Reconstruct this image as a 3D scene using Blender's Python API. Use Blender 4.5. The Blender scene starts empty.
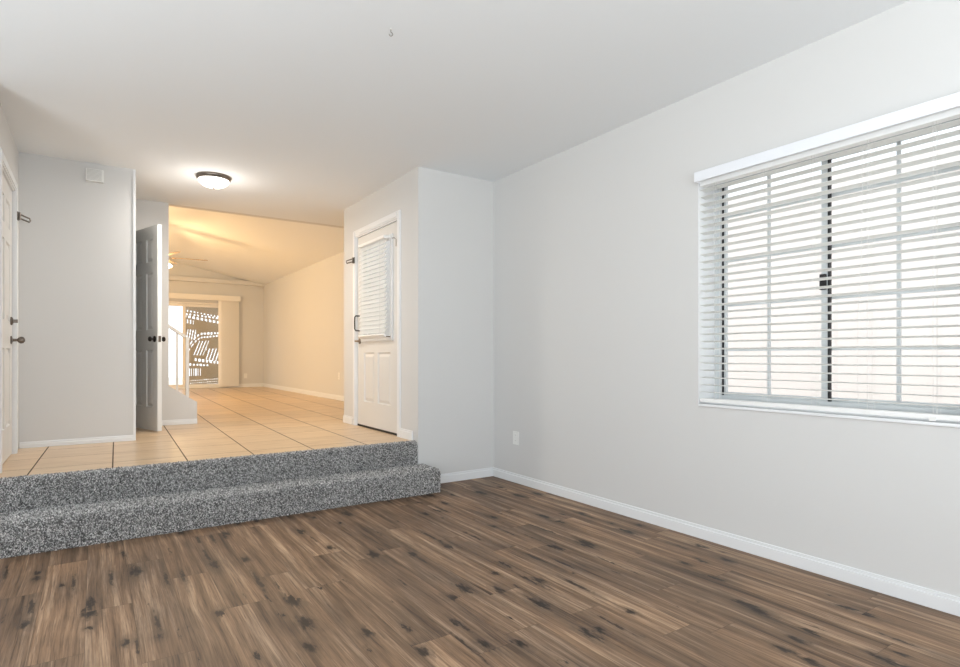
import bpy, bmesh, math, random
import numpy as np
from math import sin, cos, pi, radians
from mathutils import Vector, Matrix

random.seed(7)
C = bpy.context.scene.collection
S = bpy.context.scene

# ------------------------------------------------------------------ camera, world, sun, added fill, exposure
cam_d = bpy.data.cameras.new('camera')
cam = bpy.data.objects.new('camera', cam_d)
C.objects.link(cam)
cam.location = (0, 0, 1.142)
cam.rotation_euler = (radians(90), 0, radians(-33.793))
cam_d.sensor_width = 36
cam_d.lens = 576.2 / 960 * 36
cam_d.shift_y = 22.4 / 960
cam_d.clip_start = 0.02
S.camera = cam

w = bpy.data.worlds.new('sky')
S.world = w
w.use_nodes = True
bg = w.node_tree.nodes['Background']
bg.inputs[0].default_value = (0.93, 0.96, 1.0, 1)
bg.inputs[1].default_value = 1.7

sun_d = bpy.data.lights.new('sun', 'SUN')
sun_d.energy = 1.8
sun_d.color = (1.0, 0.96, 0.93)
sun_d.angle = radians(0.6)
sun = bpy.data.objects.new('sun', sun_d)
C.objects.link(sun)
sun.rotation_euler = Vector((0.62, 0.25, -0.74)).to_track_quat('-Z', 'Y').to_euler()


def area(name, loc, direction, sx, sy, power, col):
    d = bpy.data.lights.new(name, 'AREA')
    d.shape = 'RECTANGLE'
    d.size, d.size_y = sx, sy
    d.energy = power
    d.color = col
    o = bpy.data.objects.new(name, d)
    C.objects.link(o)
    o.location = loc
    o.rotation_euler = Vector(direction).to_track_quat('-Z', 'Y').to_euler()
    return o


# added fill lights at unseen openings, behind, left and in the far room
area('fill_rear_opening', (0.5, -2.80, 0.95), (0, 1, 4.0), 3.3, 1.7, 220, (0.85, 0.93, 0.98))
area('fill_side_opening', (-2.84, 0.4, 0.95), (1, 0, 4.0), 3.6, 1.7, 255, (0.85, 0.93, 0.98))
area('fill_family_opening', (-3.72, 10.6, 1.75), (1, 0, 0), 3.0, 1.6, 55, (1.0, 0.82, 0.58))

S.view_settings.view_transform = 'Standard'
S.view_settings.look = 'None'
S.view_settings.exposure = 0.06
S.view_settings.gamma = 1.0
S.view_settings.use_curve_mapping = False


# ------------------------------------------------------------------ material helpers
def mat(name, col, rough=0.5, metal=0.0, spec=0.5, bump=None, emit=None):
    m = bpy.data.materials.new(name)
    m.use_nodes = True
    nt = m.node_tree
    b = nt.nodes['Principled BSDF']
    b.inputs['Base Color'].default_value = (*col, 1)
    b.inputs['Roughness'].default_value = rough
    b.inputs['Metallic'].default_value = metal
    b.inputs['Specular IOR Level'].default_value = spec
    if emit:
        b.inputs['Emission Color'].default_value = (*emit[0], 1)
        b.inputs['Emission Strength'].default_value = emit[1]
    if bump:
        tc = nt.nodes.new('ShaderNodeTexCoord')
        n = nt.nodes.new('ShaderNodeTexNoise')
        n.inputs['Scale'].default_value = bump[0]
        n.inputs['Detail'].default_value = 3
        bp = nt.nodes.new('ShaderNodeBump')
        bp.inputs['Strength'].default_value = bump[1]
        bp.inputs['Distance'].default_value = 0.003
        nt.links.new(tc.outputs['Object'], n.inputs['Vector'])
        nt.links.new(n.outputs['Fac'], bp.inputs['Height'])
        nt.links.new(bp.outputs['Normal'], b.inputs['Normal'])
    return m


class NG:
    """small helper for node graphs"""
    def __init__(s, m):
        s.nt = m.node_tree
        s.b = s.nt.nodes['Principled BSDF']

    def n(s, t, **k):
        o = s.nt.nodes.new(t)
        for a, v in k.items():
            setattr(o, a, v)
        return o

    def l(s, a, b):
        s.nt.links.new(a, b)

    def math(s, op, a, b=None, c=None):
        o = s.n('ShaderNodeMath', operation=op)
        for i, v in enumerate((a, b, c)):
            if v is None:
                continue
            if isinstance(v, (int, float)):
                o.inputs[i].default_value = v
            else:
                s.l(v, o.inputs[i])
        return o.outputs[0]

    def comb(s, x, y, z):
        o = s.n('ShaderNodeCombineXYZ')
        for i, v in enumerate((x, y, z)):
            if isinstance(v, (int, float)):
                o.inputs[i].default_value = v
            else:
                s.l(v, o.inputs[i])
        return o.outputs[0]

    def noise(s, vec, scale=1.0, detail=4, rough=0.6, dist=0.0):
        o = s.n('ShaderNodeTexNoise')
        o.inputs['Scale'].default_value = scale
        o.inputs['Detail'].default_value = detail
        o.inputs['Roughness'].default_value = rough
        o.inputs['Distortion'].default_value = dist
        s.l(vec, o.inputs['Vector'])
        return o.outputs['Fac']

    def ramp(s, fac, stops):
        o = s.n('ShaderNodeValToRGB')
        e = o.color_ramp.elements
        while len(e) < len(stops):
            e.new(0.5)
        for i, (p, c) in enumerate(stops):
            e[i].position = p
            e[i].color = (*c, 1)
        s.l(fac, o.inputs['Fac'])
        return o.outputs['Color']

    def mix(s, fac, a, b, mode='MIX'):
        o = s.n('ShaderNodeMix', data_type='RGBA', blend_type=mode)
        for i, v in ((0, fac), (6, a), (7, b)):
            if isinstance(v, (int, float)):
                o.inputs[i].default_value = v
            elif isinstance(v, tuple):
                o.inputs[i].default_value = (*v, 1)
            else:
                s.l(v, o.inputs[i])
        return o.outputs[2]

    def smooth(s, v, lo, hi):
        o = s.n('ShaderNodeMapRange', interpolation_type='SMOOTHSTEP')
        s.l(v, o.inputs['Value'])
        o.inputs['From Min'].default_value = lo
        o.inputs['From Max'].default_value = hi
        return o.outputs['Result']


WALL = mat('wall_paint', (0.70, 0.695, 0.685), 0.75, spec=0.25, bump=(90, 0.06))
CEIL = mat('ceiling_paint', (0.85, 0.87, 0.885), 0.9, spec=0.1, bump=(70, 0.06))
TRIM = mat('trim_white', (0.84, 0.85, 0.86), 0.4, spec=0.4)
DOORW = mat('door_white', (0.74, 0.73, 0.71), 0.42, spec=0.4)
DOORG = mat('door_grey', (0.82, 0.83, 0.82), 0.38, spec=0.45)
NICK = mat('satin_nickel', (0.20, 0.17, 0.145), 0.3, metal=1.0)
BRONZE = mat('dark_bronze', (0.035, 0.03, 0.028), 0.35, metal=0.7)
BLACK = mat('black_rubber', (0.015, 0.015, 0.016), 0.6)
VINYL = mat('window_vinyl', (0.60, 0.63, 0.64), 0.4)
BLIND = mat('blind_white', (0.90, 0.90, 0.89), 0.45)
BLINDT = mat('blind_white_thin', (0.90, 0.90, 0.89), 0.5)
_nt = BLINDT.node_tree
_tl = _nt.nodes.new('ShaderNodeBsdfTranslucent'); _tl.inputs[0].default_value = (0.95, 0.95, 0.93, 1)
_mx = _nt.nodes.new('ShaderNodeMixShader'); _mx.inputs[0].default_value = 0.6
_nt.links.new(_nt.nodes['Principled BSDF'].outputs[0], _mx.inputs[1]); _nt.links.new(_tl.outputs[0], _mx.inputs[2])
_nt.links.new(_mx.outputs[0], _nt.nodes['Material Output'].inputs[0])
BLINDG = mat('valance_white', (0.86, 0.88, 0.92), 0.4)
CORD = mat('cord_white', (0.72, 0.71, 0.69), 0.8)
PLATE = mat('plate_white', (0.86, 0.86, 0.84), 0.35)
PLATEG = mat('socket_grey', (0.25, 0.24, 0.22), 0.5)
VANE = mat('vane_cream', (0.88, 0.85, 0.80), 0.6)
FANM = mat('fan_blade_brown', (0.46, 0.34, 0.24), 0.5)
FAND = mat('fan_metal_brown', (0.20, 0.13, 0.08), 0.4, metal=0.5)
RAIL = mat('rail_white', (0.78, 0.75, 0.70), 0.45)
SCREEN = mat('pattern_panel_brown', (0.50, 0.42, 0.32), 0.8)
CHIMEF = mat('chime_grey', (0.60, 0.60, 0.58), 0.6)
CONC = mat('concrete', (0.62, 0.58, 0.52), 0.9, bump=(40, 0.3))
STUCCO = mat('stucco', (0.84, 0.79, 0.765), 0.95, spec=0.1, bump=(60, 0.5))
LAMPG = mat('lamp_glass', (0.95, 0.95, 0.93), 0.3, emit=((1.0, 0.96, 0.90), 2.2))
FANG = mat('fan_lamp_glass', (0.95, 0.92, 0.86), 0.3, emit=((1.0, 0.80, 0.52), 6.0))

GLASS = bpy.data.materials.new('window_glass')
GLASS.use_nodes = True
nt = GLASS.node_tree
nt.nodes.clear()
o_ = nt.nodes.new('ShaderNodeOutputMaterial')
mx = nt.nodes.new('ShaderNodeMixShader')
tr = nt.nodes.new('ShaderNodeBsdfTransparent')
gl = nt.nodes.new('ShaderNodeBsdfGlossy')
gl.inputs['Roughness'].default_value = 0.02
tr.inputs[0].default_value = (0.97, 0.98, 0.98, 1)
mx.inputs[0].default_value = 0.05
nt.links.new(tr.outputs[0], mx.inputs[1])
nt.links.new(gl.outputs[0], mx.inputs[2])
nt.links.new(mx.outputs[0], o_.inputs[0])

# --- wood planks: boards run along Y
WOOD = mat('wood_planks', (0.2, 0.13, 0.08), 0.42, spec=0.35)
g = NG(WOOD)
tc = g.n('ShaderNodeTexCoord')
sx = g.n('ShaderNodeSeparateXYZ')
g.l(tc.outputs['Object'], sx.inputs[0])
X, Y = sx.outputs[0], sx.outputs[1]
PW, PL = 0.178, 1.22
ux = g.math('DIVIDE', g.math('ADD', X, 10.0), PW)
ix = g.math('FLOOR', ux)
fx = g.math('FRACT', ux)
wn = g.n('ShaderNodeTexWhiteNoise', noise_dimensions='1D')
g.l(ix, wn.inputs['W'])
uy = g.math('ADD', g.math('DIVIDE', g.math('ADD', Y, 20.0), PL), wn.outputs['Value'])
iy = g.math('FLOOR', uy)
fy = g.math('FRACT', uy)
wn2 = g.n('ShaderNodeTexWhiteNoise', noise_dimensions='2D')
g.l(g.comb(ix, iy, 0.0), wn2.inputs['Vector'])
rnd = wn2.outputs['Value']
rz = g.math('MULTIPLY', rnd, 37.0)
# wandering grain
warp = g.noise(g.comb(g.math('MULTIPLY', X, 4.0), g.math('MULTIPLY', Y, 1.1), rz), 1.0, 1, 0.5)
Xw = g.math('ADD', X, g.math('MULTIPLY', g.math('SUBTRACT', warp, 0.5), 0.045))
bands = g.noise(g.comb(g.math('MULTIPLY', Xw, 22.0), g.math('MULTIPLY', Y, 0.75), rz), 1.0, 8, 0.66)
fine = g.noise(g.comb(g.math('MULTIPLY', Xw, 190.0), g.math('MULTIPLY', Y, 4.0), rz), 1.0, 3, 0.7)
blot = g.noise(g.comb(g.math('MULTIPLY', X, 5.0), g.math('MULTIPLY', Y, 1.5), rz), 1.0, 3, 0.5)
base = g.ramp(bands, [(0.30, (0.070, 0.043, 0.026)), (0.42, (0.165, 0.104, 0.064)), (0.53, (0.235, 0.152, 0.095)), (0.68, (0.430, 0.305, 0.205))])
fineC = g.ramp(fine, [(0.30, (0.50, 0.48, 0.46)), (0.50, (1, 1, 1)), (0.75, (1.3, 1.29, 1.27))])
col = g.mix(1.0, base, fineC, 'MULTIPLY')
tone = g.ramp(rnd, [(0.0, (0.84, 0.83, 0.84)), (0.5, (1.0, 0.99, 0.98)), (1.0, (1.16, 1.13, 1.10))])
col = g.mix(1.0, col, tone, 'MULTIPLY')
blC = g.ramp(blot, [(0.32, (0.68, 0.69, 0.72)), (0.62, (1.18, 1.14, 1.10))])
col = g.mix(0.8, col, blC, 'MULTIPLY')
# dark cracks along the grain
crack = g.noise(g.comb(g.math('MULTIPLY', Xw, 42.0), g.math('MULTIPLY', Y, 1.7), g.math('ADD', rz, 9.0)), 1.0, 4, 0.6)
crm = g.smooth(crack, 0.66, 0.74)
col = g.mix(g.math('MULTIPLY', crm, 0.72), col, (0.030, 0.020, 0.015))
# knots and dark smudges, drawn out along the grain
def knots(col, fxs, fys, seed, big, lo, sz, depth):
    vo = g.n('ShaderNodeTexVoronoi', voronoi_dimensions='2D')
    jx = g.noise(g.comb(g.math('MULTIPLY', X, 55.0), g.math('MULTIPLY', Y, 16.0), seed), 1.0, 4, 0.65)
    jy = g.noise(g.comb(g.math('MULTIPLY', X, 55.0), g.math('MULTIPLY', Y, 16.0), seed + 5.0), 1.0, 4, 0.65)
    kx = g.math('ADD', g.math('ADD', g.math('MULTIPLY', X, fxs), seed), g.math('MULTIPLY', g.math('SUBTRACT', jx, 0.5), big))
    ky = g.math('ADD', g.math('ADD', g.math('MULTIPLY', Y, fys), g.math('MULTIPLY', rnd, 0.3)), g.math('MULTIPLY', g.math('SUBTRACT', jy, 0.5), big))
    g.l(g.comb(kx, ky, 0.0), vo.inputs['Vector'])
    vo.inputs['Scale'].default_value = 1.0
    sepc = g.n('ShaderNodeSeparateColor')
    g.l(vo.outputs['Color'], sepc.inputs[0])
    size = g.math('MULTIPLY', g.smooth(sepc.outputs[0], lo, 1.0), sz)
    ratio = g.math('DIVIDE', vo.outputs['Distance'], g.math('ADD', size, 0.001))
    halo = g.math('SUBTRACT', 1.0, g.smooth(ratio, 0.4, 2.4))
    core = g.math('SUBTRACT', 1.0, g.smooth(ratio, 0.25, 1.0))
    col = g.mix(g.math('MULTIPLY', halo, 0.5 * depth), col, (0.085, 0.058, 0.040))
    return g.mix(g.math('MULTIPLY', core, 0.92 * depth), col, (0.016, 0.012, 0.010))
col = knots(col, 5.2, 1.9, 3.0, 0.42, 0.45, 0.22, 1.0)
col = knots(col, 8.5, 4.2, 11.0, 0.50, 0.70, 0.26, 0.95)
col = knots(col, 13.0, 1.3, 23.0, 0.50, 0.60, 0.20, 0.8)
# board seams
seamx = g.math('LESS_THAN', g.math('MINIMUM', fx, g.math('SUBTRACT', 1.0, fx)), 0.0075)
seamy = g.math('LESS_THAN', g.math('MINIMUM', fy, g.math('SUBTRACT', 1.0, fy)), 0.0012)
seam = g.math('MAXIMUM', seamx, seamy)
col = g.mix(g.math('MULTIPLY', seam, 0.4), col, (0.03, 0.02, 0.014))
g.l(col, g.b.inputs['Base Color'])
bm_ = g.n('ShaderNodeBump')
bm_.inputs['Strength'].default_value = 0.25
bm_.inputs['Distance'].default_value = 0.002
g.l(g.math('SUBTRACT', g.math('ADD', g.math('MULTIPLY', fine, 0.5), bands), g.math('MULTIPLY', seam, 0.8)), bm_.inputs['Height'])
g.l(bm_.outputs['Normal'], g.b.inputs['Normal'])
rr = g.n('ShaderNodeMapRange')
g.l(fine, rr.inputs['Value'])
rr.inputs['To Min'].default_value = 0.42
rr.inputs['To Max'].default_value = 0.62
g.l(rr.outputs['Result'], g.b.inputs['Roughness'])

# --- floor tiles, 46 cm, joints wider along the hall
TILE = mat('floor_tiles', (0.6, 0.45, 0.3), 0.3, spec=0.45)
g = NG(TILE)
tc = g.n('ShaderNodeTexCoord')
sx = g.n('ShaderNodeSeparateXYZ')
g.l(tc.outputs['Object'], sx.inputs[0])
X0, Y0 = sx.outputs[0], sx.outputs[1]
X = g.math('SUBTRACT', X0, g.math('MULTIPLY', g.math('SUBTRACT', Y0, 4.6), 0.027))
Y = g.math('ADD', Y0, g.math('MULTIPLY', X0, 0.027))
TS = 0.4545
ux = g.math('DIVIDE', g.math('ADD', X, 20 * TS - 0.102), TS)
uy = g.math('DIVIDE', g.math('ADD', Y, 20 * TS - 4.84), TS)
fx, fy = g.math('FRACT', ux), g.math('FRACT', uy)
wn2 = g.n('ShaderNodeTexWhiteNoise', noise_dimensions='2D')
g.l(g.comb(g.math('FLOOR', ux), g.math('FLOOR', uy), 0.0), wn2.inputs['Vector'])
rnd = wn2.outputs['Value']
cl = g.noise(g.comb(g.math('MULTIPLY', X, 3.5), g.math('MULTIPLY', Y, 16.0), g.math('MULTIPLY', rnd, 20.0)), 1.0, 4, 0.6)
col = g.ramp(cl, [(0.25, (0.55, 0.385, 0.235)), (0.5, (0.67, 0.49, 0.315)), (0.75, (0.75, 0.57, 0.385))])
col = g.mix(1.0, col, g.ramp(rnd, [(0, (0.93, 0.93, 0.93)), (1, (1.05, 1.04, 1.03))]), 'MULTIPLY')
jx = g.math('LESS_THAN', g.math('MINIMUM', fx, g.math('SUBTRACT', 1.0, fx)), 0.0095)
jy = g.math('LESS_THAN', g.math('MINIMUM', fy, g.math('SUBTRACT', 1.0, fy)), 0.0075)
col = g.mix(g.math('MULTIPLY', jy, 0.85), col, (0.22, 0.14, 0.08))  # cross joints paler: floor reflections put into the grout colour
col = g.mix(g.math('MULTIPLY', jx, 0.9), col, (0.030, 0.017, 0.009))
g.l(col, g.b.inputs['Base Color'])
g.l(g.math('ADD', 0.3, g.math('MULTIPLY', g.math('MAXIMUM', jx, jy), 0.65)), g.b.inputs['Roughness'])
bm_ = g.n('ShaderNodeBump')
bm_.inputs['Strength'].default_value = 0.4
bm_.inputs['Distance'].default_value = 0.003
g.l(g.math('SUBTRACT', 1.0, g.math('MAXIMUM', jx, jy)), bm_.inputs['Height'])
g.l(bm_.outputs['Normal'], g.b.inputs['Normal'])

# --- carpet
CARPB = mat('carpet_backing', (0.17, 0.165, 0.16), 0.95, spec=0.0, bump=(200, 0.8))
CARP = mat('carpet_tufts', (0.3, 0.3, 0.3), 0.95, spec=0.0)
g = NG(CARP)
ge = g.n('ShaderNodeNewGeometry')
col = g.ramp(ge.outputs['Random Per Island'], [(0.0, (0.065, 0.062, 0.06)), (0.3, (0.25, 0.245, 0.24)), (0.65, (0.52, 0.51, 0.50)), (1.0, (0.92, 0.90, 0.88))])
g.l(col, g.b.inputs['Base Color'])


# ------------------------------------------------------------------ mesh helpers
class MB:
    """collects shapes (world coordinates unless a transform is given) and links them as ONE mesh object"""
    def __init__(s, fn=None):
        s.v, s.f, s.fn = [], [], fn

    def add(s, vs, fs):
        o = len(s.v)
        for p in vs:
            s.v.append(tuple(s.fn(*p)) if s.fn else tuple(p))
        s.f += [tuple(i + o for i in f) for f in fs]
        return s

    def box(s, x0, y0, z0, x1, y1, z1):
        x0, x1 = sorted((x0, x1)); y0, y1 = sorted((y0, y1)); z0, z1 = sorted((z0, z1))
        return s.add([(x0, y0, z0), (x1, y0, z0), (x1, y1, z0), (x0, y1, z0), (x0, y0, z1), (x1, y0, z1), (x1, y1, z1), (x0, y1, z1)],
                     [(0, 3, 2, 1), (4, 5, 6, 7), (0, 1, 5, 4), (1, 2, 6, 5), (2, 3, 7, 6), (3, 0, 4, 7)])

    def prism(s, poly, axis, a0, a1):
        """poly in the two other axes (order x,y,z without axis), extruded a0..a1"""
        n = len(poly)
        def P(p, a):
            q = list(p); q.insert(axis, a); return tuple(q)
        vs = [P(p, a0) for p in poly] + [P(p, a1) for p in poly]
        fs = [tuple(range(n)), tuple(range(2 * n - 1, n - 1, -1))]
        fs += [(i, i + n, (i + 1) % n + n, (i + 1) % n) for i in range(n)]
        return s.add(vs, fs)

    def obox(s, c, ax, ay, az, hx, hy, hz):
        c, ax, ay, az = Vector(c), Vector(ax).normalized(), Vector(ay).normalized(), Vector(az).normalized()
        vs = [c + ax * (i * hx) + ay * (j * hy) + az * (k * hz) for k in (-1, 1) for i, j in ((-1, -1), (1, -1), (1, 1), (-1, 1))]
        return s.add(vs, [(0, 3, 2, 1), (4, 5, 6, 7), (0, 1, 5, 4), (1, 2, 6, 5), (2, 3, 7, 6), (3, 0, 4, 7)])

    def tube(s, pts, r, n=10, caps=True):
        pts = [Vector(p) for p in pts]
        rs = r if isinstance(r, (list, tuple)) else [r] * len(pts)
        vs, fs = [], []
        ref = None
        for i, p in enumerate(pts):
            t = (pts[min(i + 1, len(pts) - 1)] - pts[max(i - 1, 0)]).normalized()
            if ref is None:
                ref = t.orthogonal().normalized()
            ref = (ref - t * ref.dot(t)).normalized()
            b = t.cross(ref)
            for k in range(n):
                a = 2 * pi * k / n
                vs.append(p + (ref * cos(a) + b * sin(a)) * rs[i])
        for i in range(len(pts) - 1):
            for k in range(n):
                fs.append((i * n + k, i * n + (k + 1) % n, (i + 1) * n + (k + 1) % n, (i + 1) * n + k))
        if caps:
            fs.append(tuple(range(n - 1, -1, -1)))
            fs.append(tuple(range((len(pts) - 1) * n, len(pts) * n)))
        return s.add(vs, fs)

    def lathe(s, c, axis, prof, n=24):
        """prof: (distance along axis, radius)"""
        a = Vector(axis).normalized()
        u = a.orthogonal().normalized()
        v = a.cross(u)
        c = Vector(c)
        vs, fs = [], []
        for d, r in prof:
            for k in range(n):
                t = 2 * pi * k / n
                vs.append(c + a * d + (u * cos(t) + v * sin(t)) * max(r, 0.0004))
        for i in range(len(prof) - 1):
            for k in range(n):
                fs.append((i * n + k, i * n + (k + 1) % n, (i + 1) * n + (k + 1) % n, (i + 1) * n + k))
        fs.append(tuple(range(n - 1, -1, -1)))
        fs.append(tuple(range((len(prof) - 1) * n, len(prof) * n)))
        return s.add(vs, fs)

    def build(s, name, m, parent=None, bevel=0.0, smooth=False, segs=2, local=False, origin=None):
        V = np.array(s.v, dtype=float)
        if parent is not None:
            off = np.zeros(3) if local else np.array(wloc(parent))
        elif origin is not None:
            off = np.array(origin, dtype=float)
        else:
            lo, hi = V.min(0), V.max(0)
            off = np.array([(lo[0] + hi[0]) / 2, (lo[1] + hi[1]) / 2, lo[2]])
        me = bpy.data.meshes.new(name)
        me.from_pydata((V - off).tolist(), [], s.f)
        me.update()
        bm = bmesh.new()
        bm.from_mesh(me)
        bmesh.ops.recalc_face_normals(bm, faces=bm.faces)
        if bevel:
            es = [e for e in bm.edges if len(e.link_faces) == 2 and e.calc_face_angle() > 0.6]
            bmesh.ops.bevel(bm, geom=es, offset=bevel, segments=segs, affect='EDGES', profile=0.5, clamp_overlap=True)
        if smooth:
            for f in bm.faces:
                f.smooth = True
            for e in bm.edges:
                if len(e.link_faces) == 2 and e.calc_face_angle() > 0.7:
                    e.smooth = False
        bm.to_mesh(me)
        bm.free()
        me.materials.append(m)
        o = bpy.data.objects.new(name, me)
        C.objects.link(o)
        if parent is not None:
            o.parent = parent
            o['_w'] = list(wloc(parent))
        else:
            o.location = off
            o['_w'] = off.tolist()
        return o


def wloc(o):
    return tuple(o['_w'])


def empty(name, loc, rz=0.0):
    o = bpy.data.objects.new(name, None)
    o.empty_display_size = 0.1
    C.objects.link(o)
    o.location = loc
    o.rotation_euler = (0, 0, rz)
    o['_w'] = list(loc) if rz == 0 else [0.0, 0.0, 0.0]
    return o


def tag(o, label, cat, group=None):
    o['label'], o['category'] = label, cat
    if group:
        o['group'] = group
    return o


def struct(o):
    o['kind'] = 'structure'
    return o


def wall(name, axis, t0, t1, a0, a1, z0, z1, holes=(), m=None):
    """wall slab; axis = thickness axis (0: X, 1: Y); holes (a0,a1,z0,z1)"""
    A = sorted({a0, a1, *[h[0] for h in holes], *[h[1] for h in holes]})
    Z = sorted({z0, z1, *[h[2] for h in holes], *[h[3] for h in holes]})
    def solid(i, j):
        if not (0 <= i < len(A) - 1 and 0 <= j < len(Z) - 1):
            return False
        a, z = (A[i] + A[i + 1]) / 2, (Z[j] + Z[j + 1]) / 2
        return not any(h[0] < a < h[1] and h[2] < z < h[3] for h in holes)
    mb = MB()
    def P(t, a, z):
        return (t, a, z) if axis == 0 else (a, t, z)
    q = [(0, 1, 2, 3)]
    for i in range(len(A) - 1):
        for j in range(len(Z) - 1):
            if not solid(i, j):
                continue
            x0, x1, y0, y1 = A[i], A[i + 1], Z[j], Z[j + 1]
            for t in (t0, t1):
                mb.add([P(t, x0, y0), P(t, x1, y0), P(t, x1, y1), P(t, x0, y1)], q)
            if not solid(i - 1, j):
                mb.add([P(t0, x0, y0), P(t1, x0, y0), P(t1, x0, y1), P(t0, x0, y1)], q)
            if not solid(i + 1, j):
                mb.add([P(t0, x1, y0), P(t1, x1, y0), P(t1, x1, y1), P(t0, x1, y1)], q)
            if not solid(i, j - 1):
                mb.add([P(t0, x0, y0), P(t1, x0, y0), P(t1, x1, y0), P(t0, x1, y0)], q)
            if not solid(i, j + 1):
                mb.add([P(t0, x0, y1), P(t1, x0, y1), P(t1, x1, y1), P(t0, x1, y1)], q)
    o = mb.build(name, m or WALL)
    bm = bmesh.new()
    bm.from_mesh(o.data)
    bmesh.ops.remove_doubles(bm, verts=bm.verts, dist=0.0001)
    bmesh.ops.recalc_face_normals(bm, faces=bm.faces)
    bm.to_mesh(o.data)
    bm.free()
    return struct(o)


# ------------------------------------------------------------------ the setting
H = 2.80          # flat ceiling
R = 0.389         # raised hall floor
XR, XE, XL = 3.161, 2.357, -0.512
YN, YV, Y2 = 4.493, 5.98, 7.09
XF, YF = 3.45, 14.7    # family room right wall, far wall

struct(MB().box(-2.6, -2.6, -0.12, XR + 0.02, YN + 0.02, 0.0).build('floor', WOOD, origin=(0, 0, 0)))
struct(MB().box(-3.5, YN + 0.09, 0.0, XF, YF + 0.02, R).build('floor_hall', TILE, origin=(0, 0, 0)))
struct(MB().box(-2.75, -2.75, H, XR + 0.26, YN + 0.02, H + 0.15).box(XL - 0.14, YN + 0.02, H, XE + 0.14, 6.18, H + 0.15).box(XL - 0.14, 6.18, H, XF + 0.05, Y2 + 0.02, H + 0.15).build('ceiling', CEIL, origin=(0, 0, 0)))

wall('wall_right', 0, XR, XR + 0.25, -2.75, YN + 0.12, -0.12, H, [(0.86, 2.253, 0.838, 2.275)])
wall('wall_niche', 1, YN, YN + 0.12, XE, XR, -0.12, H)
wall('wall_niche_left', 1, YN, YN + 0.12, -2.6, XL - 0.12, -0.12, H)
wall('wall_rear', 1, -2.72, -2.6, -2.6, XR, -0.12, H, [(-1.2, 2.2, 0.05, 2.3)])
wall('wall_left', 0, -2.72, -2.6, -2.72, YN + 0.12, -0.12, H, [(-1.4, 2.2, 0.05, 2.3)])
wall('wall_entry', 0, XE, XE + 0.14, YN + 0.12, 6.3, 0.0, H, [(4.893, 5.940, 0.2, 2.425)])
wall('wall_hall_return', 1, 6.18, 6.3, XE + 0.14, XF, 0.0, H)
wall('wall_hall_left', 0, XL - 0.12, XL, YN, YV + 0.12, -0.12, H, [(4.83, 5.70, 0.2, 2.43)])
wall('wall_hall', 1, YV, YV + 0.12, XL, 0.303, 0.0, H)
wall('wall_closet', 0, 0.183, 0.303, YV + 0.12, Y2, 0.0, H, [(6.40, 7.06, 0.2, 2.46)])
wall('wall_closet_left', 0, XL - 0.12, XL, YV + 0.12, Y2 + 0.12, 0.0, H)
wall('wall_stairs', 1, Y2, Y2 + 0.12, XL, 0.672, 0.0, H)
o = MB().prism([(0.672, 0.3), (0.952, 0.3), (0.952, 0.628), (0.672, 0.815)], 1, Y2, Y2 + 0.11).build('wall_stair_pony', WALL)
struct(o)
wall('wall_family_right', 0, XF, XF + 0.12, 6.18, YF + 0.12, 0.0, 2.9)
wall('wall_family_left', 0, -3.62, -3.5, Y2 + 0.1, YF, 0.0, 4.0, [(9.0, 12.2, 0.95, 2.55)])
wall('wall_family_front', 1, Y2 + 0.02, Y2 + 0.12, XL, XF, H + 0.001, 4.0)
wall('wall_family_front_left', 1, Y2 + 0.0, Y2 + 0.12, -3.5, XL - 0.12, 0.0, 4.0)
wall('wall_family_far', 1, YF, YF + 0.14, -3.5, XF, 0.0, 4.0, [(0.72, 2.62, 0.37, 2.385)])
RX, RZ = -0.6, 2.88 + 0.2 * (XF + 0.6)
mb = MB()
mb.prism([(XF + 0.12, 2.88 - 0.024), (RX, RZ), (-3.62, RZ - 0.2 * 3.02), (-3.62, RZ - 0.2 * 3.02 + 0.12), (RX, RZ + 0.12), (XF + 0.12, 2.88 + 0.10)], 1, Y2 + 0.02, YF + 0.14)
struct(mb.build('ceiling_family', CEIL))
struct(MB().box(-3.5, YF - 0.10, 2.845, XF, YF, 2.945).build('trim_1', WALL, bevel=0.004))
# stairs climbing behind the hall wall
mb = MB()
for k in range(5):
    mb.box(0.945 - 0.27 * (k + 1), Y2 + 0.15, R, 0.945 - 0.27 * k, Y2 + 1.05, R + 0.19 * (k + 1))
tag(mb.build('staircase', WALL), 'white staircase rising to the left behind the low sloped wall', 'stairs')

# outside
struct(MB().box(-20, -20, -0.32, 30, 40, -0.2).build('ground', CONC))
struct(MB().box(-3.5, YF + 0.14, -0.2, 6, YF + 6, R - 0.03).build('ground_patio', CONC))
struct(MB().box(6.6, -8, -0.2, 6.9, 13, 3.1).build('wall_neighbour', STUCCO))


def base(name, x0, y0, x1, y1, z, side, h=0.082, t=0.014):
    """baseboard with a stepped top along an axis-aligned run; side = outward direction"""
    mb = MB()
    def b(tt, z0, z1):
        if x0 == x1:
            mb.box(x0, y0, z0, x0 + side * tt, y1, z1)
        else:
            mb.box(x0, y0, z0, x1, y0 + side * tt, z1)
    b(t, z, z + h - 0.018)
    b(t * 0.55, z + h - 0.018, z + h)
    return struct(mb.build(name, TRIM, bevel=0.002))


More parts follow.
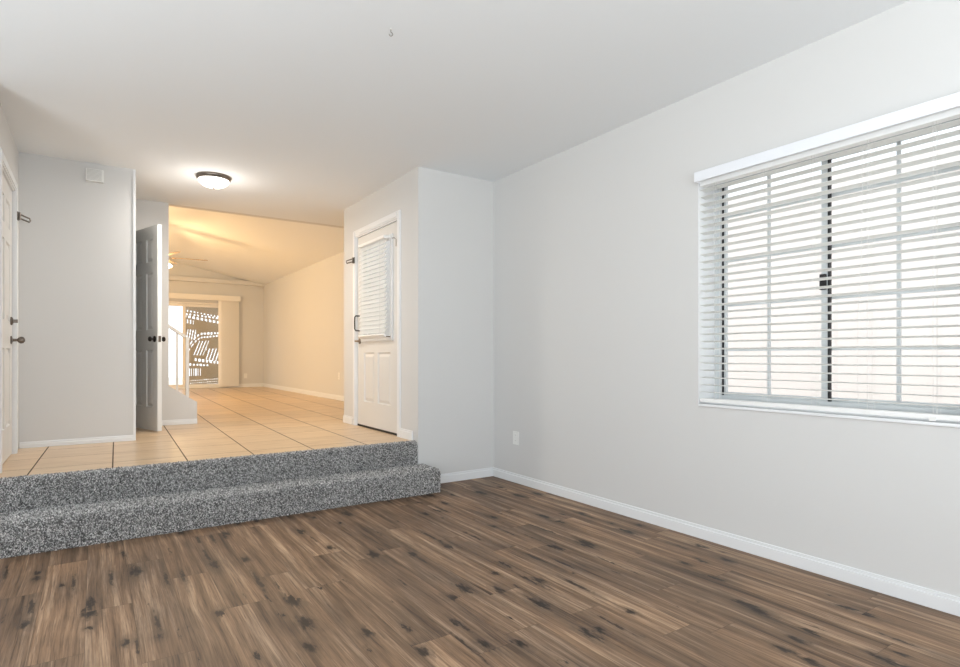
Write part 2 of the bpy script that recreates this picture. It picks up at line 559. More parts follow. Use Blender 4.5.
base('baseboard_right', XR, -2.6, XR, YN, 0, -1)
base('baseboard_niche', 2.46, YN, XR - 0.014, YN, 0, -1)
base('baseboard_hall', XL + 0.005, YV, 0.305, YV, R, -1, h=0.05)
base('baseboard_entry', XE, YN + 0.1, XE, 4.835, R, -1, h=0.085)
base('baseboard_entry_far', XE, 6.012, XE, 6.3, R, -1, h=0.085)
base('baseboard_stairs', 0.34, Y2, 0.952, Y2, R, -1, h=0.055)
base('baseboard_family_right', XF, 6.3, XF, YF, R, -1, h=0.085)
base('baseboard_family_far', 2.64, YF, XF, YF, R, -1, h=0.085)
base('baseboard_left', -2.6, 2.25, -2.6, YN, 0, 1)
# corner bead at the end of the hall wall
struct(MB().box(0.288, YV - 0.006, R, 0.307, YV + 0.05, H).build('trim_2', TRIM))


# ------------------------------------------------------------------ doors
def slab(W, Hh, T, panels, hole=None, fn=None):
    """moulded door leaf: u 0..W, v 0..Hh, thickness along w 0..T; panels = list of (u0,u1,v0,v1)"""
    mb = MB(fn)
    rects = list(panels) + ([hole] if hole else [])
    U = sorted({0, W, *[r[0] for r in rects], *[r[1] for r in rects]})
    V = sorted({0, Hh, *[r[2] for r in rects], *[r[3] for r in rects]})
    for w_, sg in ((0.0, 1), (T, -1)):
        for i in range(len(U) - 1):
            for j in range(len(V) - 1):
                u, v = (U[i] + U[i + 1]) / 2, (V[j] + V[j + 1]) / 2
                if any(r[0] < u < r[1] and r[2] < v < r[3] for r in rects):
                    continue
                mb.add([(U[i], V[j], w_), (U[i + 1], V[j], w_), (U[i + 1], V[j + 1], w_), (U[i], V[j + 1], w_)], [(0, 1, 2, 3)])
        for (u0, u1, v0, v1) in panels:
            rings = [(0, 0), (0.007, 0.012), (0.018, 0.012), (0.042, 0.003)]
            vs, fs = [], []
            for ins, dep in rings:
                z = w_ + sg * dep
                vs += [(u0 + ins, v0 + ins, z), (u1 - ins, v0 + ins, z), (u1 - ins, v1 - ins, z), (u0 + ins, v1 - ins, z)]
            for k in range(len(rings) - 1):
                for e in range(4):
                    a, b = k * 4 + e, k * 4 + (e + 1) % 4
                    fs.append((a, b, b + 4, a + 4))
            n = (len(rings) - 1) * 4
            fs.append((n, n + 1, n + 2, n + 3))
            mb.add(vs, fs)
    for (u0, u1, v0, v1) in [(0, W, 0, Hh)] + ([hole] if hole else []):
        mb.add([(u0, v0, 0), (u1, v0, 0), (u1, v1, 0), (u0, v1, 0), (u0, v0, T), (u1, v0, T), (u1, v1, T), (u0, v1, T)],
               [(0, 1, 5, 4), (1, 2, 6, 5), (2, 3, 7, 6), (3, 0, 4, 7)])
    return mb


def finish(o):
    bm = bmesh.new()
    bm.from_mesh(o.data)
    bmesh.ops.remove_doubles(bm, verts=bm.verts, dist=0.0001)
    bmesh.ops.recalc_face_normals(bm, faces=bm.faces)
    bm.to_mesh(o.data)
    bm.free()
    return o


def six_panels(W, Hh):
    s_, m_ = 0.105, 0.10
    pw = (W - 2 * s_ - m_) / 2
    cols = [(s_, s_ + pw), (s_ + pw + m_, W - s_)]
    rows = [(0.23, 0.80), (1.00, 1.57), (1.68, Hh - 0.125)]
    return [(a, b, c, d) for a, b in cols for c, d in rows]


def casing(mb, axisfn, a0, a1, z0, z1, wd=0.06, t=0.016):
    """door casing: two legs and a head on the plane w=0, standing out by t (mapped through axisfn(a,z,w))"""
    for (x0, x1, y0, y1) in ((a0 - wd, a0, z0, z1 + wd), (a1, a1 + wd, z0, z1 + wd), (a0, a1, z1, z1 + wd)):
        for (i, tt) in ((0.0, t * 0.6), (0.012, t)):
            q = [(x0 + i, y0 + (i if y0 == z1 else 0)), (x1 - i, y0 + (i if y0 == z1 else 0)), (x1 - i, y1 - i), (x0 + i, y1 - i)]
            vs = [axisfn(p[0], p[1], 0) for p in q] + [axisfn(p[0], p[1], tt) for p in q]
            mb.add(vs, [(0, 1, 2, 3), (7, 6, 5, 4), (0, 1, 5, 4), (1, 2, 6, 5), (2, 3, 7, 6), (3, 0, 4, 7)])
    return mb


def knob_prof(L=0.062, r=0.027):
    return [(0, 0.031), (0.006, 0.031), (0.010, 0.024), (0.013, 0.011), (L * 0.45, 0.010), (L * 0.55, r * 0.75), (L * 0.72, r), (L * 0.9, r * 0.85), (L, r * 0.35)]


# --- left door (only its latch side is in the picture), in the hall's left wall, facing +X
d1 = struct(empty('door_1', (XL, 5.26, R)))
LW, LH = 0.79, 2.0
fn = lambda u, v, w_: (XL - 0.012 - w_, 4.865 + u, R + 0.008 + v)
finish(slab(LW, LH, 0.04, six_panels(LW, LH), fn=fn).build('door_leaf', DOORW, d1))
mb = MB()
casing(mb, lambda a, z, t: (XL + t, a, z), 4.845, 5.668, R, 2.412, wd=0.075)
mb.box(XL - 0.12, 4.83, R, XL, 4.857, 2.43).box(XL - 0.12, 5.66, R, XL, 5.70, 2.43).box(XL - 0.12, 4.857, 2.405, XL, 5.66, 2.43)
mb.build('door_frame', TRIM, d1)
MB().lathe((XL - 0.012, 5.575, 1.262), (1, 0, 0), knob_prof(0.085, 0.027)).build('door_knob', NICK, d1, smooth=True)
b = MB().lathe((XL - 0.012, 5.575, 1.405), (1, 0, 0), [(0, 0.031), (0.008, 0.031), (0.014, 0.024), (0.016, 0.010)]).build('deadbolt', NICK, d1, smooth=True)
MB().box(XL + 0.002, 5.567, 1.392, XL + 0.030, 5.583, 1.418).build('thumb_turn', NICK, b, bevel=0.002)


def guard(parent, x, y, z, sx, sy):
    """swing-bar door guard on the casing: plate, hinge barrel and open U-shaped bar"""
    p = MB().box(x, y - 0.02, z - 0.032, x + sx * 0.008, y + 0.02, z + 0.032).build('door_guard', NICK, parent, bevel=0.002)
    MB().lathe((x + sx * 0.014, y, z - 0.03), (0, 0, 1), [(0, 0.008), (0.06, 0.008)], 10).build('hinge_barrel', NICK, p, smooth=True)
    e = Vector((sx * 0.06, sy * 0.04, -0.022))
    o = Vector((x + sx * 0.014, y, z))
    MB().tube([o + Vector((0, 0, 0.016)), o + e + Vector((0, 0, 0.014)), o + e * 1.08, o + e + Vector((0, 0, -0.014)), o + Vector((0, 0, -0.016))], 0.006, 8).build('swing_bar', NICK, p, smooth=True)


guard(d1, XL + 0.016, 5.70, 2.225, 1, 0.4)

# --- entry door with a half-lite, in the hall's right wall, facing -X
d2 = struct(empty('door_2', (XE, 5.417, R)))
EW, EH = 1.008, 2.0
E0 = 4.913
fn = lambda u, v, w_: (XE + 0.012 + w_, E0 + u, R + 0.022 + v)
lite = (0.145, 0.865, 0.91, 1.87)
pn = [(0.178, 0.475, 0.25, 0.765), (0.565, 0.83, 0.25, 0.765)]
finish(slab(EW, EH, 0.044, pn, hole=lite, fn=fn).build('door_leaf', DOORW, d2))
mb = MB()
u0, u1, v0, v1 = lite
for (a0, a1, b0, b1) in ((u0 - 0.03, u0 + 0.02, v0 - 0.03, v1 + 0.03), (u1 - 0.02, u1 + 0.03, v0 - 0.03, v1 + 0.03), (u0 + 0.02, u1 - 0.02, v0 - 0.03, v0 + 0.02), (u0 + 0.02, u1 - 0.02, v1 - 0.02, v1 + 0.03)):
    mb.box(XE - 0.001, E0 + a0, R + 0.022 + b0, XE + 0.0125, E0 + a1, R + 0.022 + b1)
mb.build('lite_frame', TRIM, d2, bevel=0.004)
MB().box(XE + 0.03, E0 + u0, R + 0.022 + v0, XE + 0.036, E0 + u1, R + 0.022 + v1).build('door_glass', GLASS, d2)
mb = MB()
casing(mb, lambda a, z, t: (XE - t, a, z), 4.900, 5.936, R, 2.432, wd=0.064)
mb.box(XE, 4.893, R, XE + 0.14, 4.910, 2.425).box(XE, 5.925, R, XE + 0.14, 5.94, 2.425).box(XE, 4.91, 2.416, XE + 0.14, 5.925, 2.425)
mb.build('door_frame', TRIM, d2)
MB().box(XE + 0.010, E0, R + 0.001, XE + 0.06, E0 + EW, R + 0.021).build('leaf_bottom_strip', BLACK, d2)  # black strip drawn for the gap under the leaf
b = MB().lathe((XE + 0.012, 5.855, 1.300), (-1, 0, 0), [(0, 0.031), (0.007, 0.031), (0.011, 0.022), (0.013, 0.011), (0.05, 0.010)]).build('door_lever', NICK, d2, smooth=True)
MB().tube([(XE - 0.036, 5.862, 1.300), (XE - 0.040, 5.83, 1.300), (XE - 0.038, 5.76, 1.296), (XE - 0.034, 5.735, 1.294)], [0.011, 0.010, 0.009, 0.007], 10).build('lever_arm', NICK, b, smooth=True)
MB().tube([(XE + 0.012, 5.868, 1.570), (XE - 0.030, 5.868, 1.570), (XE - 0.042, 5.868, 1.555), (XE - 0.044, 5.868, 1.50), (XE - 0.042, 5.868, 1.43), (XE - 0.030, 5.868, 1.412), (XE + 0.012, 5.868, 1.412)], 0.0075, 10).build('pull_handle', BRONZE, d2, smooth=True)
guard(d2, XE - 0.016, 5.955, 2.178, -1, 0.6)
for zz in (0.62, 1.40, 2.21):
    MB().lathe((XE + 0.004, 4.908, zz), (0, 0, 1), [(0, 0.007), (0.09, 0.007)], 10).build('hinge', NICK, d2, smooth=True)
MB().tube([(XE - 0.02, 4.985, 2.255), (XE - 0.022, 4.935, 2.250), (XE - 0.005, 4.93, 2.235), (XE - 0.005, 4.93, 2.17)], 0.004, 8).build('hinge_pin_stop', NICK, d2, smooth=True)

# --- grey closet door standing open into the hall
hinge = Vector((0.322, 7.045, R))
tip = Vector((0.516, 6.466, R))
dirv = tip - hinge
CW, CH = dirv.length, 2.035
ang = math.atan2(dirv.y, dirv.x)
d3 = struct(empty('door_3', hinge, ang))
fn = lambda u, v, w_: (u, w_, 0.012 + v)
finish(slab(CW, CH, 0.04, six_panels(CW, CH), fn=fn).build('door_leaf', DOORG, d3, local=True))
for sgn, y0 in ((-1, 0.0), (1, 0.04)):
    MB().lathe((CW - 0.062, y0, 0.92), (0, sgn, 0), knob_prof(0.06, 0.026)).build('door_knob', BRONZE, d3, smooth=True, local=True)
MB().box(CW - 0.001, 0.008, 0.89, CW + 0.0015, 0.032, 0.95).build('latch_plate', NICK, d3, local=True)
mb = MB()
casing(mb, lambda a, z, t: (0.303 + t, a, z), 6.415, 7.035, R, 2.445, wd=0.055, t=0.022)
mb.box(0.183, 6.40, R, 0.303, 6.418, 2.46).box(0.183, 7.045, R, 0.303, 7.06, 2.46).box(0.183, 6.418, 2.447, 0.303, 7.045, 2.46)
struct(mb.build('trim_3', TRIM))

# --- sliding glass door in the family room
d4 = struct(empty('door_4', (1.67, YF, R)))
mb = MB()
z0, z1 = 0.392, 2.383
mb.box(0.72, YF + 0.03, z0, 0.76, YF + 0.13, z1).box(2.58, YF + 0.03, z0, 2.62, YF + 0.13, z1)
mb.box(0.76, YF + 0.03, z1 - 0.04, 2.58, YF + 0.13, z1).box(0.76, YF + 0.03, z0, 2.58, YF + 0.13, z0 + 0.025)
mb.build('door_frame', VANE, d4, bevel=0.003)
for nm, xa, xb, y in (('sliding_panel', 0.765, 1.73, YF + 0.04), ('sliding_panel', 1.70, 2.575, YF + 0.085)):
    mb = MB()
    mb.box(xa, y, z0 + 0.03, xa + 0.05, y + 0.03, z1 - 0.045).box(xb - 0.05, y, z0 + 0.03, xb, y + 0.03, z1 - 0.045)
    mb.box(xa + 0.05, y, z0 + 0.03, xb - 0.05, y + 0.03, z0 + 0.09).box(xa + 0.05, y, z1 - 0.105, xb - 0.05, y + 0.03, z1 - 0.045)
    p = mb.build(nm, VANE, d4, bevel=0.002)
    MB().box(xa + 0.05, y + 0.012, z0 + 0.09, xb - 0.05, y + 0.018, z1 - 0.105).build('glass_pane', GLASS, p)

# ------------------------------------------------------------------ window with its blind (living room)
w1 = struct(empty('window_1', (XR + 0.16, 1.556, 0.84)))
WX = XR + 0.166
Ya, Yb, Za, Zb = 0.86, 2.253, 0.842, 2.274
mb = MB()
mb.box(WX, Ya, Za, WX + 0.07, Ya + 0.05, Zb).box(WX, Yb - 0.05, Za, WX + 0.07, Yb, Zb)
mb.box(WX, Ya + 0.05, Za, WX + 0.07, Yb - 0.05, Za + 0.05).box(WX, Ya + 0.05, Zb - 0.035, WX + 0.07, Yb - 0.05, Zb)
mb.build('window_frame', VINYL, w1, bevel=0.003)
zs = [0.90 + 0.2815 * k for k in range(1, 5)]
for a0, a1, xx, mid in ((1.563, 2.190, WX + 0.012, 1.900), (0.915, 1.590, WX + 0.036, 1.240)):
    mb = MB()
    mb.box(xx, a0, Za + 0.05, xx + 0.022, a0 + 0.035, Zb - 0.04).box(xx, a1 - 0.016, Za + 0.05, xx + 0.022, a1, Zb - 0.04)
    mb.box(xx, a0 + 0.03, Za + 0.05, xx + 0.022, a1 - 0.016, Za + 0.072).box(xx, a0 + 0.03, Zb - 0.05, xx + 0.022, a1 - 0.016, Zb - 0.04)
    sash = mb.build('sash', VINYL, w1, bevel=0.002)
    mb = MB()
    mb.box(xx + 0.004, mid - 0.009, Za + 0.072, xx + 0.016, mid + 0.009, Zb - 0.05)
    for z in zs:
        mb.box(xx + 0.004, a0 + 0.03, z - 0.009, xx + 0.016, mid - 0.009, z + 0.009).box(xx + 0.004, mid + 0.009, z - 0.009, xx + 0.016, a1 - 0.016, z + 0.009)
    mb.build('muntins', VINYL, sash)
    MB().box(xx + 0.017, a0 + 0.03, Za + 0.072, xx + 0.020, a1 - 0.016, Zb - 0.05).build('glass_pane', GLASS, sash)
MB().box(WX + 0.008, 1.552, Za + 0.05, WX + 0.030, 1.5625, Zb - 0.04).box(WX + 0.006, 2.190, Za + 0.05, WX + 0.03, 2.199, Zb - 0.04).box(WX + 0.004, Ya + 0.05, Zb - 0.050, WX + 0.03, Yb - 0.05, Zb - 0.0355).build('gasket_and_gap', BLACK, w1)  # side gaskets; top strip darkened to stand for the shaded headrail gap
MB().box(WX - 0.006, 1.568, 1.505, WX + 0.012, 1.600, 1.592).build('sash_latch', BLACK, w1, bevel=0.003)
struct(MB().box(XR - 0.009, 0.862, 0.826, WX, 2.246, 0.842).build('trim_4', TRIM, bevel=0.003))

MB().box(XR, Yb - 0.004, Za, WX, Yb - 0.0005, Zb).box(XR, Ya + 0.0005, Za, WX, Ya + 0.004, Zb).box(XR, Ya + 0.004, Zb - 0.004, WX, Yb - 0.004, Zb - 0.0005).build('jamb_bright_liner', TRIM, w1)  # added white lining; daylight glare on the recess put into its colour

bl = tag(empty('window_blind', (XR + 0.03, 1.556, 0.85)), 'white horizontal slat blind with valance covering the wide window on the right wall', 'blind')
mb = MB()
mb.box(XR - 0.056, 0.835, 2.222, XR - 0.044, 2.243, 2.284).box(XR - 0.044, 2.231, 2.222, XR - 0.002, 2.243, 2.284).box(XR - 0.044, 0.835, 2.222, XR - 0.002, 0.847, 2.284)
mb.build('valance', BLINDG, bl, bevel=0.003)
BX = XR + 0.030
MB().box(BX - 0.026, 0.868, 2.206, BX + 0.026, 2.244, 2.246).build('headrail', BLIND, bl, bevel=0.003)
mb = MB()
zz = 2.182
slz = []
while zz > 0.900:
    slz.append(zz)
    n = 5
    prof = [(-0.025 + 0.05 * k / (n - 1), 0.0018 * (1 - (2 * k / (n - 1) - 1) ** 2)) for k in range(n)]
    ta = radians(8)
    poly = [(a, b) for a, b in prof] + [(a, b - 0.0026) for a, b in reversed(prof)]
    poly = [(BX + a * cos(ta) + b * sin(ta), zz - a * sin(ta) + b * cos(ta)) for a, b in poly]
    mb.prism(poly, 1, 0.870, 2.242)
    zz -= 0.0452
mb.build('slats', BLINDT, bl)
MB().box(BX - 0.026, 0.870, 0.852, BX + 0.026, 2.244, 0.876).build('bottom_rail', BLIND, bl, bevel=0.004)
for yy in (2.140, 1.836, 1.562, 1.298, 1.030):
    mb = MB()
    for xx in (-0.0265, 0.0265):
        mb.tube([(BX + xx, yy, 2.206), (BX + xx, yy, 0.876)], 0.0011, 6)
        mb.tube([(BX + xx, yy - 0.012, 2.206), (BX + xx, yy - 0.012, 0.876)], 0.0008, 6)
    for z in slz:
        mb.tube([(BX - 0.0265, yy, z - 0.003), (BX + 0.0265, yy, z - 0.003)], 0.0007, 4)
    mb.build('ladder_cord', CORD, bl)
MB().tube([(BX - 0.034, 1.318, 2.19), (BX - 0.036, 1.316, 1.9), (BX - 0.036, 1.322, 1.6), (BX - 0.035, 1.336, 1.35), (BX - 0.034, 1.338, 1.0), (BX - 0.034, 1.335, 0.905)], 0.0013, 6).build('lift_cord', CORD, bl)
MB().box(BX - 0.032, 1.018, 0.846, BX - 0.026, 1.044, 0.866).build('hold_down_bracket', PLATE, bl, bevel=0.002)

# blind on the entry door
db = tag(empty('door_blind', (XE - 0.04, 5.37, R + 0.92)), 'small white slat blind mounted over the glass of the entry door', 'blind')
DX = XE - 0.046
Y0b, Y1b = 5.065, 5.712
MB().box(DX - 0.024, Y0b, 2.268, DX + 0.024, Y1b, 2.296).build('headrail', BLIND, db, bevel=0.003)
mb = MB()
zz = 2.238
ang_s = radians(58)
while zz > 1.37:
    mb.obox((DX, (Y0b + Y1b) / 2, zz), (cos(ang_s), 0, sin(ang_s)), (0, 1, 0), (-sin(ang_s), 0, cos(ang_s)), 0.025, (Y1b - Y0b) / 2 - 0.003, 0.0014)
    zz -= 0.0425
mb.build('slats', BLINDT, db)
MB().obox((DX - 0.004, (Y0b + Y1b) / 2, 1.335), (0.8, 0, -0.6), (0, 1, 0), (0.6, 0, 0.8), 0.026, (Y1b - Y0b) / 2, 0.009).build('bottom_rail', BLIND, db, bevel=0.003)
for yy in (Y0b + 0.09, Y1b - 0.09):
    mb = MB()
    for xx in (-0.024, 0.024):
        mb.tube([(DX + xx, yy, 2.262), (DX + xx, yy, 1.34)], 0.0011, 6)
    mb.build('ladder_cord', CORD, db)
for yy in (Y0b + 0.005, Y1b - 0.005):
    MB().box(DX, yy - 0.006, 1.322, XE + 0.012, yy + 0.006, 1.334).build('hold_down_bracket', NICK, db, bevel=0.001)
    MB().box(DX + 0.02, yy - 0.008, 2.27, XE + 0.002, yy + 0.008, 2.30).build('mounting_bracket', PLATE, db, bevel=0.001)


# ------------------------------------------------------------------ carpeted steps
def step(name, x0, x1, y0, y1, z0, z1, right_round, label):
    bm = bmesh.new()
    vs = [bm.verts.new(p) for p in ((x0, y0, z0), (x1, y0, z0), (x1, y1, z0), (x0, y1, z0), (x0, y0, z1), (x1, y0, z1), (x1, y1, z1), (x0, y1, z1))]
    for f in [(0, 3, 2, 1), (4, 5, 6, 7), (0, 1, 5, 4), (1, 2, 6, 5), (2, 3, 7, 6), (3, 0, 4, 7)]:
        bm.faces.new([vs[i] for i in f])
    def has(e, a, b):
        return {e.verts[0], e.verts[1]} == {vs[a], vs[b]}
    es = [e for e in bm.edges if has(e, 4, 5) or (right_round and (has(e, 5, 6) or has(e, 1, 5)))]
    bmesh.ops.bevel(bm, geom=es, offset=0.032, segments=6, affect='EDGES', profile=0.5)
    bmesh.ops.recalc_face_normals(bm, faces=bm.faces)
    bm.normal_update()
    tris = []
    for f in bm.faces:
        c = f.calc_center_median()
        if f.normal.z < -0.5 or f.normal.y > 0.5 or f.normal.x < -0.5:
            continue
        p = [v.co.copy() for v in f.verts]
        for k in range(1, len(p) - 1):
            tris.append((p[0], p[k], p[k + 1], f.normal.copy()))
    me = bpy.data.meshes.new('carpet_body')
    root = empty(name, ((x0 + x1) / 2, (y0 + y1) / 2, z0))
    tag(root, label, 'step')
    off = root.location
    for v in bm.verts:
        v.co -= off
    bm.to_mesh(me)
    bm.free()
    me.materials.append(CARPB)
    body = bpy.data.objects.new('carpet_body', me)
    C.objects.link(body)
    body.parent = root
    # pile: one small tapered tuft each, uncountable
    rng = np.random.default_rng(len(name) * 7 + int(z1 * 1000))
    A = np.array([[list(t[0]), list(t[1]), list(t[2])] for t in tris])
    N = np.array([list(t[3]) for t in tris])
    ar = 0.5 * np.linalg.norm(np.cross(A[:, 1] - A[:, 0], A[:, 2] - A[:, 0]), axis=1)
    n = int(ar.sum() * 46000)
    idx = rng.choice(len(A), n, p=ar / ar.sum())
    r1, r2 = rng.random(n), rng.random(n)
    q = np.sqrt(r1)
    P = A[idx, 0] * (1 - q)[:, None] + A[idx, 1] * (q * (1 - r2))[:, None] + A[idx, 2] * (q * r2)[:, None]
    Nn = N[idx]
    T = rng.normal(size=(n, 3))
    T -= Nn * (T * Nn).sum(1)[:, None]
    T /= np.linalg.norm(T, axis=1)[:, None]
    B = np.cross(Nn, T)
    rad = rng.uniform(0.0024, 0.0040, n)[:, None]
    hgt = rng.uniform(0.004, 0.009, n)[:, None]
    lean = rng.normal(scale=0.0022, size=(n, 3))
    lean[:, 2] -= 0.002
    V = np.empty((n, 6, 3))
    for k in range(3):
        a = 2 * pi * k / 3
        d = T * cos(a) + B * sin(a)
        V[:, k] = P + d * rad - Nn * 0.002
        V[:, 3 + k] = P + d * rad * 0.95 + Nn * hgt + lean + Nn * rng.normal(scale=0.0006, size=(n, 1))
    V = V.reshape(-1, 3)
    V[:, 2] = np.maximum(V[:, 2], z0 + 0.001) if z0 == 0 else V[:, 2]
    V -= np.array(off)
    F0 = np.array([[0, 1, 4], [0, 4, 3], [1, 2, 5], [1, 5, 4], [2, 0, 3], [2, 3, 5], [3, 4, 5]])
    F = (np.arange(n)[:, None, None] * 6 + F0[None]).reshape(-1, 3)
    me = bpy.data.meshes.new('carpet_pile')
    me.vertices.add(len(V))
    me.vertices.foreach_set('co', V.ravel())
    me.loops.add(F.size)
    me.loops.foreach_set('vertex_index', F.ravel().astype(np.int32))
    me.polygons.add(len(F))
    me.polygons.foreach_set('loop_start', np.arange(0, F.size, 3, dtype=np.int32))
    me.update(calc_edges=True)
    me.validate()
    me.materials.append(CARP)
    pile = bpy.data.objects.new('carpet_pile', me)
    pile['kind'] = 'stuff'
    C.objects.link(pile)
    pile.parent = root
    return root


step('carpeted_step', XL, 2.415, 4.200, YN - 0.009, 0.0, 0.192, True, 'lower grey carpeted step resting on the wood floor')
step('carpeted_step', XL, XE - 0.002, 4.508, 4.575, 0.0, R - 0.002, False, 'upper grey carpeted step edging the tiled hall floor')


# ------------------------------------------------------------------ lamps
lp = tag(empty('ceiling_lamp', (0.918, 5.80, H)), 'lit flush dome ceiling lamp with dark metal rim over the tiled hall', 'lamp')
MB().lathe((0.918, 5.80, H), (0, 0, -1), [(0, 0.150), (0.012, 0.152), (0.022, 0.148), (0.034, 0.140), (0.036, 0.125)], 40).build('rim', BRONZE if False else NICK, lp, smooth=True)
MB().lathe((0.918, 5.80, H - 0.030), (0, 0, -1), [(0, 0.134), (0.012, 0.132), (0.03, 0.122), (0.048, 0.103), (0.062, 0.074), (0.071, 0.04), (0.074, 0.012)], 40).build('lamp_dome', LAMPG, lp, smooth=True)
MB().lathe((0.918, 5.80, H - 0.102), (0, 0, -1), [(0, 0.011), (0.004, 0.012), (0.010, 0.008), (0.014, 0.002)], 14).build('finial', NICK, lp, smooth=True)


def point(name, loc, power, col, rad, parent=None):
    d = bpy.data.lights.new(name, 'POINT')
    d.energy, d.color, d.shadow_soft_size = power, col, rad
    o = bpy.data.objects.new(name, d)
    C.objects.link(o)
    o.location = loc
    return o


point('hall_lamp_glow', (0.918, 5.80, H - 0.30), 5, (1.0, 0.95, 0.88), 0.07)
ld = area('hall_lamp_light', (0.918, 5.80, H - 0.118), (0, 0.001, -1), 0.2, 0.2, 22, (1.0, 0.93, 0.84))
ld.data.shape = 'DISK'

FX, FY, FZ = 0.93, 11.0, 2.80
VZ = 2.88 + 0.2 * (XF - FX)
fan = tag(empty('ceiling_fan', (FX, FY, VZ)), 'ceiling fan with brown blades and glass lights hanging in the far room', 'fan')
MB().lathe((FX, FY, VZ + 0.02), (0, 0, -1), [(0, 0.075), (0.05, 0.07), (0.08, 0.03)]).build('canopy', FAND, fan, smooth=True)
MB().lathe((FX, FY, VZ - 0.04), (0, 0, -1), [(0, 0.013), (VZ - 0.04 - FZ - 0.06, 0.013)], 12).build('downrod', FAND, fan, smooth=True)
MB().lathe((FX, FY, FZ + 0.09), (0, 0, -1), [(0, 0.03), (0.01, 0.09), (0.05, 0.11), (0.11, 0.11), (0.14, 0.08), (0.16, 0.05)]).build('motor', FAND, fan, smooth=True)
for k in range(5):
    a = radians(-4 + 72 * k)
    d = Vector((cos(a), sin(a), 0)); e = Vector((-sin(a), cos(a), 0.21)).normalized()
    c0 = Vector((FX, FY, FZ))
    up = d.cross(e)
    poly = [(0.16, 0.045), (0.30, 0.065), (0.62, 0.072), (0.69, 0.055), (0.71, 0.02)]
    pts = [c0 + d * r + e * q for r, q in poly] + [c0 + d * r - e * q for r, q in reversed(poly)]
    n = len(pts)
    mb = MB()
    mb.add([p + up * 0.004 for p in pts] + [p - up * 0.004 for p in pts], [tuple(range(n)), tuple(range(2 * n - 1, n - 1, -1))] + [(i, (i + 1) % n, (i + 1) % n + n, i + n) for i in range(n)])
    bb = mb.build('blade', FANM, fan)
    MB().obox(c0 + d * 0.15 - up * 0.01, d, e, up, 0.07, 0.016, 0.004).build('blade_iron', FAND, bb)
for k in range(3):
    a = radians(30 + 120 * k)
    c = Vector((FX + 0.10 * cos(a), FY + 0.10 * sin(a), FZ - 0.08))
    s_ = MB().tube([(FX, FY, FZ - 0.055), c], 0.01, 8).build('lamp_arm', FAND, fan, smooth=True)
    MB().lathe(c, (cos(a) * 0.6, sin(a) * 0.6, -1), [(0, 0.022), (0.02, 0.032), (0.06, 0.05), (0.09, 0.058), (0.092, 0.05)], 16).build('lamp_shade', FANG, s_, smooth=True)
point('fan_light', (FX, FY, FZ - 0.30), 52, (1.0, 0.67, 0.31), 0.14)
point('family_fill_light', (-1.6, 10.2, 1.9), 130, (1.0, 0.67, 0.31), 0.35)  # added unseen fill, evens out the warm light in the far room

# ------------------------------------------------------------------ stair rail
hr = tag(empty('stair_railing', (0.80, Y2 + 0.055, 0.69)), 'white stair handrail with newel post on the low sloped wall', 'railing')
yr = Y2 + 0.055
MB().box(0.843, yr - 0.017, 0.685, 0.877, yr + 0.017, 1.352).build('newel_post', RAIL, hr, bevel=0.004)
sl = (0.815 - 0.628) / (0.28)
MB().obox((0.66, yr, 1.352 + 0.2 * 0.70 - 0.012), (1, 0, -0.70), (0, 1, 0), (0.70, 0, 1), 0.226, 0.02, 0.016).build('handrail', RAIL, hr, bevel=0.006)
MB().box(0.749, yr - 0.010, 0.757, 0.769, yr + 0.010, 1.404).build('baluster', RAIL, hr, bevel=0.002)

# ------------------------------------------------------------------ vertical blind of the sliding door
vb = tag(empty('vertical_blind', (1.75, YF - 0.06, 0.41)), 'cream vertical blind drawn to the right of the sliding glass door', 'blind')
MB().box(0.60, YF - 0.105, 2.435, 2.895, YF - 0.093, 2.560).box(2.883, YF - 0.093, 2.435, 2.895, YF - 0.002, 2.560).box(0.60, YF - 0.093, 2.548, 2.883, YF - 0.002, 2.56).build('valance', VANE, vb, bevel=0.004)
MB().box(0.62, YF - 0.075, 2.49, 2.87, YF - 0.035, 2.53).build('track', RAIL, vb)
for k in range(10):
    xc = 2.452 + k * 0.0425
    a = radians(-38)
    MB().obox((xc, YF - 0.055, 1.455), (cos(a), sin(a), 0), (-sin(a), cos(a), 0), (0, 0, 1), 0.040, 0.0012, 1.035).build('vane', VANE, vb)

# ------------------------------------------------------------------ slit panel standing in for the light-and-shadow pattern beyond the sliding door
SX0, SX1, SY, SZ0, SZ1 = 1.785, 2.68, YF + 0.40, R - 0.03, 2.52
NU, NV = 70, 160


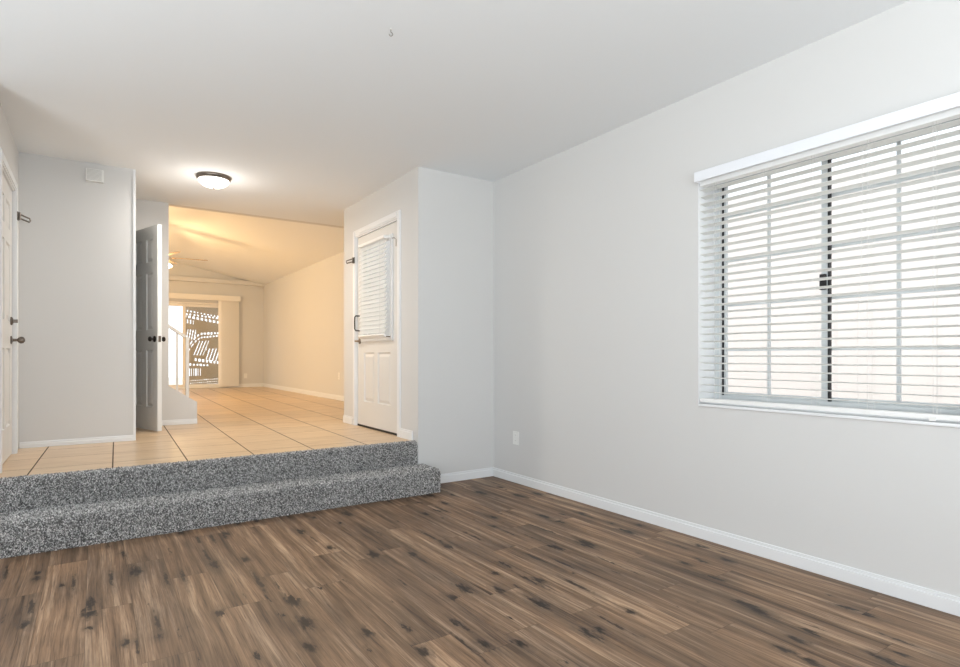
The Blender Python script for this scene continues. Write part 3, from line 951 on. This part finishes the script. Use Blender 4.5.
def curve_open(u, v):
    """u 0..1 across the part in view, v 0..1 from the top"""
    def dash(c, wd, per, duty, ph=0.0):
        return abs(v - c) < wd and ((u * per + ph) % 1.0) < duty
    if dash(0.075 + 0.055 * u, 0.008, 9, 0.45): return True
    if dash(0.115 + 0.035 * u, 0.010, 8, 0.5, 0.3): return True
    if dash(0.145 + 0.055 * u, 0.014, 7.5, 0.55, 0.6): return True
    if u < 0.22 and dash(0.20 + 0.06 * u, 0.022, 10, 0.5): return True
    if u < 0.30 and abs(v - 0.36) < 0.06 and (((u + 0.5 * (v - 0.36)) * 12) % 1.0) < 0.35: return True
    a = 0.345 + 0.20 * (1 - min(u / 0.55, 1.0)) ** 2 - 0.02 * max(u - 0.55, 0)
    if dash(a, 0.012, 9, 0.6): return True
    if dash(a + 0.055 - 0.02 * u, 0.009, 10, 0.6, 0.5): return True
    if u > 0.15 and abs(v - (0.53 - 0.02 * u)) < 0.085 and 0.28 < u + 1.1 * (v - 0.53) < 0.62 and (((u + 1.1 * (v - 0.53)) * 10) % 1.0) < 0.30: return True
    if u > 0.62 and abs(v - 0.60) < 0.075 and (((u + 0.9 * (v - 0.60)) * 9) % 1.0) < 0.30: return True
    if u > 0.25 and dash(0.645 + 0.05 * u, 0.016, 8, 0.55): return True
    if dash(0.735 - 0.02 * (1 - u), 0.011, 9, 0.55, 0.2) and u < 0.75: return True
    if u < 0.45 and abs(v - 0.81) < 0.045 and ((u * 14) % 1.0) < 0.35: return True
    for c in (0.915, 0.945, 0.972):
        if dash(c - 0.02 * u, 0.005, 14, 0.6, c * 7): return True
    return False


mb = MB()
US = [SX0 + (SX1 - SX0) * i / NU for i in range(NU + 1)]
VSs = [SZ1 + (SZ0 - SZ1) * j / NV for j in range(NV + 1)]
grid = [[not curve_open((US[i] - 1.80) / 0.66 if US[i] < 2.5 else -9, (2.36 - VSs[j]) / 1.97) if US[i] < 2.5 else True for j in range(NV)] for i in range(NU)]
for i in range(NU):
    j = 0
    while j < NV:
        if not grid[i][j]:
            j += 1
            continue
        k = j
        while k < NV and grid[i][k]:
            k += 1
        mb.box(US[i], SY, VSs[k], US[i + 1], SY + 0.012, VSs[j])
        j = k
tag(mb.build('light_pattern_panel', SCREEN), 'brown stand-in panel, slits shaped as the light-and-shadow pattern beyond the sliding door', 'stand-in')


# ------------------------------------------------------------------ small things on the walls
def outlet(label, c, nrm, w_=0.072, h_=0.116):
    """duplex outlet: plate in the wall plane with two sockets; nrm along X or Y"""
    n = Vector(nrm); t = Vector((-n.y, n.x, 0)); z = Vector((0, 0, 1)); c = Vector(c)
    root = tag(empty('wall_outlet', c), label, 'outlet', None)
    MB().obox(c + n * 0.003, t, z, n, w_ / 2, h_ / 2, 0.003).build('plate', PLATE, root, bevel=0.0015)
    for dz in (-0.024, 0.024):
        s_ = MB().obox(c + n * 0.0065 + z * dz, t, z, n, 0.016, 0.0145, 0.0012).build('socket', PLATE, root, bevel=0.0008)
        m_ = MB()
        for dt in (-0.006, 0.006):
            m_.obox(c + n * 0.0078 + z * (dz + 0.002) + t * dt, t, z, n, 0.0011, 0.004, 0.0004)
        m_.build('slot', PLATEG, s_)
    return root


outlet('white outlet low on the grey right wall of the wood-floored room', (XR, 4.136, 0.402), (-1, 0, 0), 0.085, 0.118)
outlet('small outlet on the far room right wall near the entry door', (XF, 9.45, 0.80), (-1, 0, 0))
outlet('small outlet on the far wall right of the vertical blind', (3.03, YF, 0.66), (0, -1, 0))

ch = tag(empty('door_chime', (0.004, YV, 2.69)), 'small white door chime box high on the left hall wall', 'chime')
MB().box(-0.062, YV - 0.045, 2.637, 0.068, YV, 2.742).build('chime_body', PLATE, ch, bevel=0.003)
mb = MB()
for k in range(9):
    mb.box(-0.052, YV - 0.047, 2.647 + k * 0.0105, 0.052, YV - 0.044, 2.652 + k * 0.0105)
mb.build('grille', CHIMEF, ch)

hk = tag(empty('ceiling_hook', (1.25, 2.68, H)), 'small white cup hook screwed into the ceiling', 'hook')
hm = MB()
hm.tube([(1.25, 2.68, H), (1.25, 2.68, H - 0.018)], 0.0016, 8)
hm.tube([(1.25 + 0.009 * sin(a) * 0.84, 2.68 - 0.009 * sin(a) * 0.55, H - 0.027 + 0.009 * cos(a)) for a in [radians(x) for x in range(0, 300, 20)]], 0.0016, 8)
hm.build('hook_wire', NICK, hk, smooth=True)
MB().lathe((1.25, 2.68, H), (0, 0, -1), [(0, 0.007), (0.002, 0.007), (0.003, 0.003)], 12).build('hook_collar', PLATE, hk, smooth=True)

for o in bpy.data.objects:
    if '_w' in o:
        del o['_w']
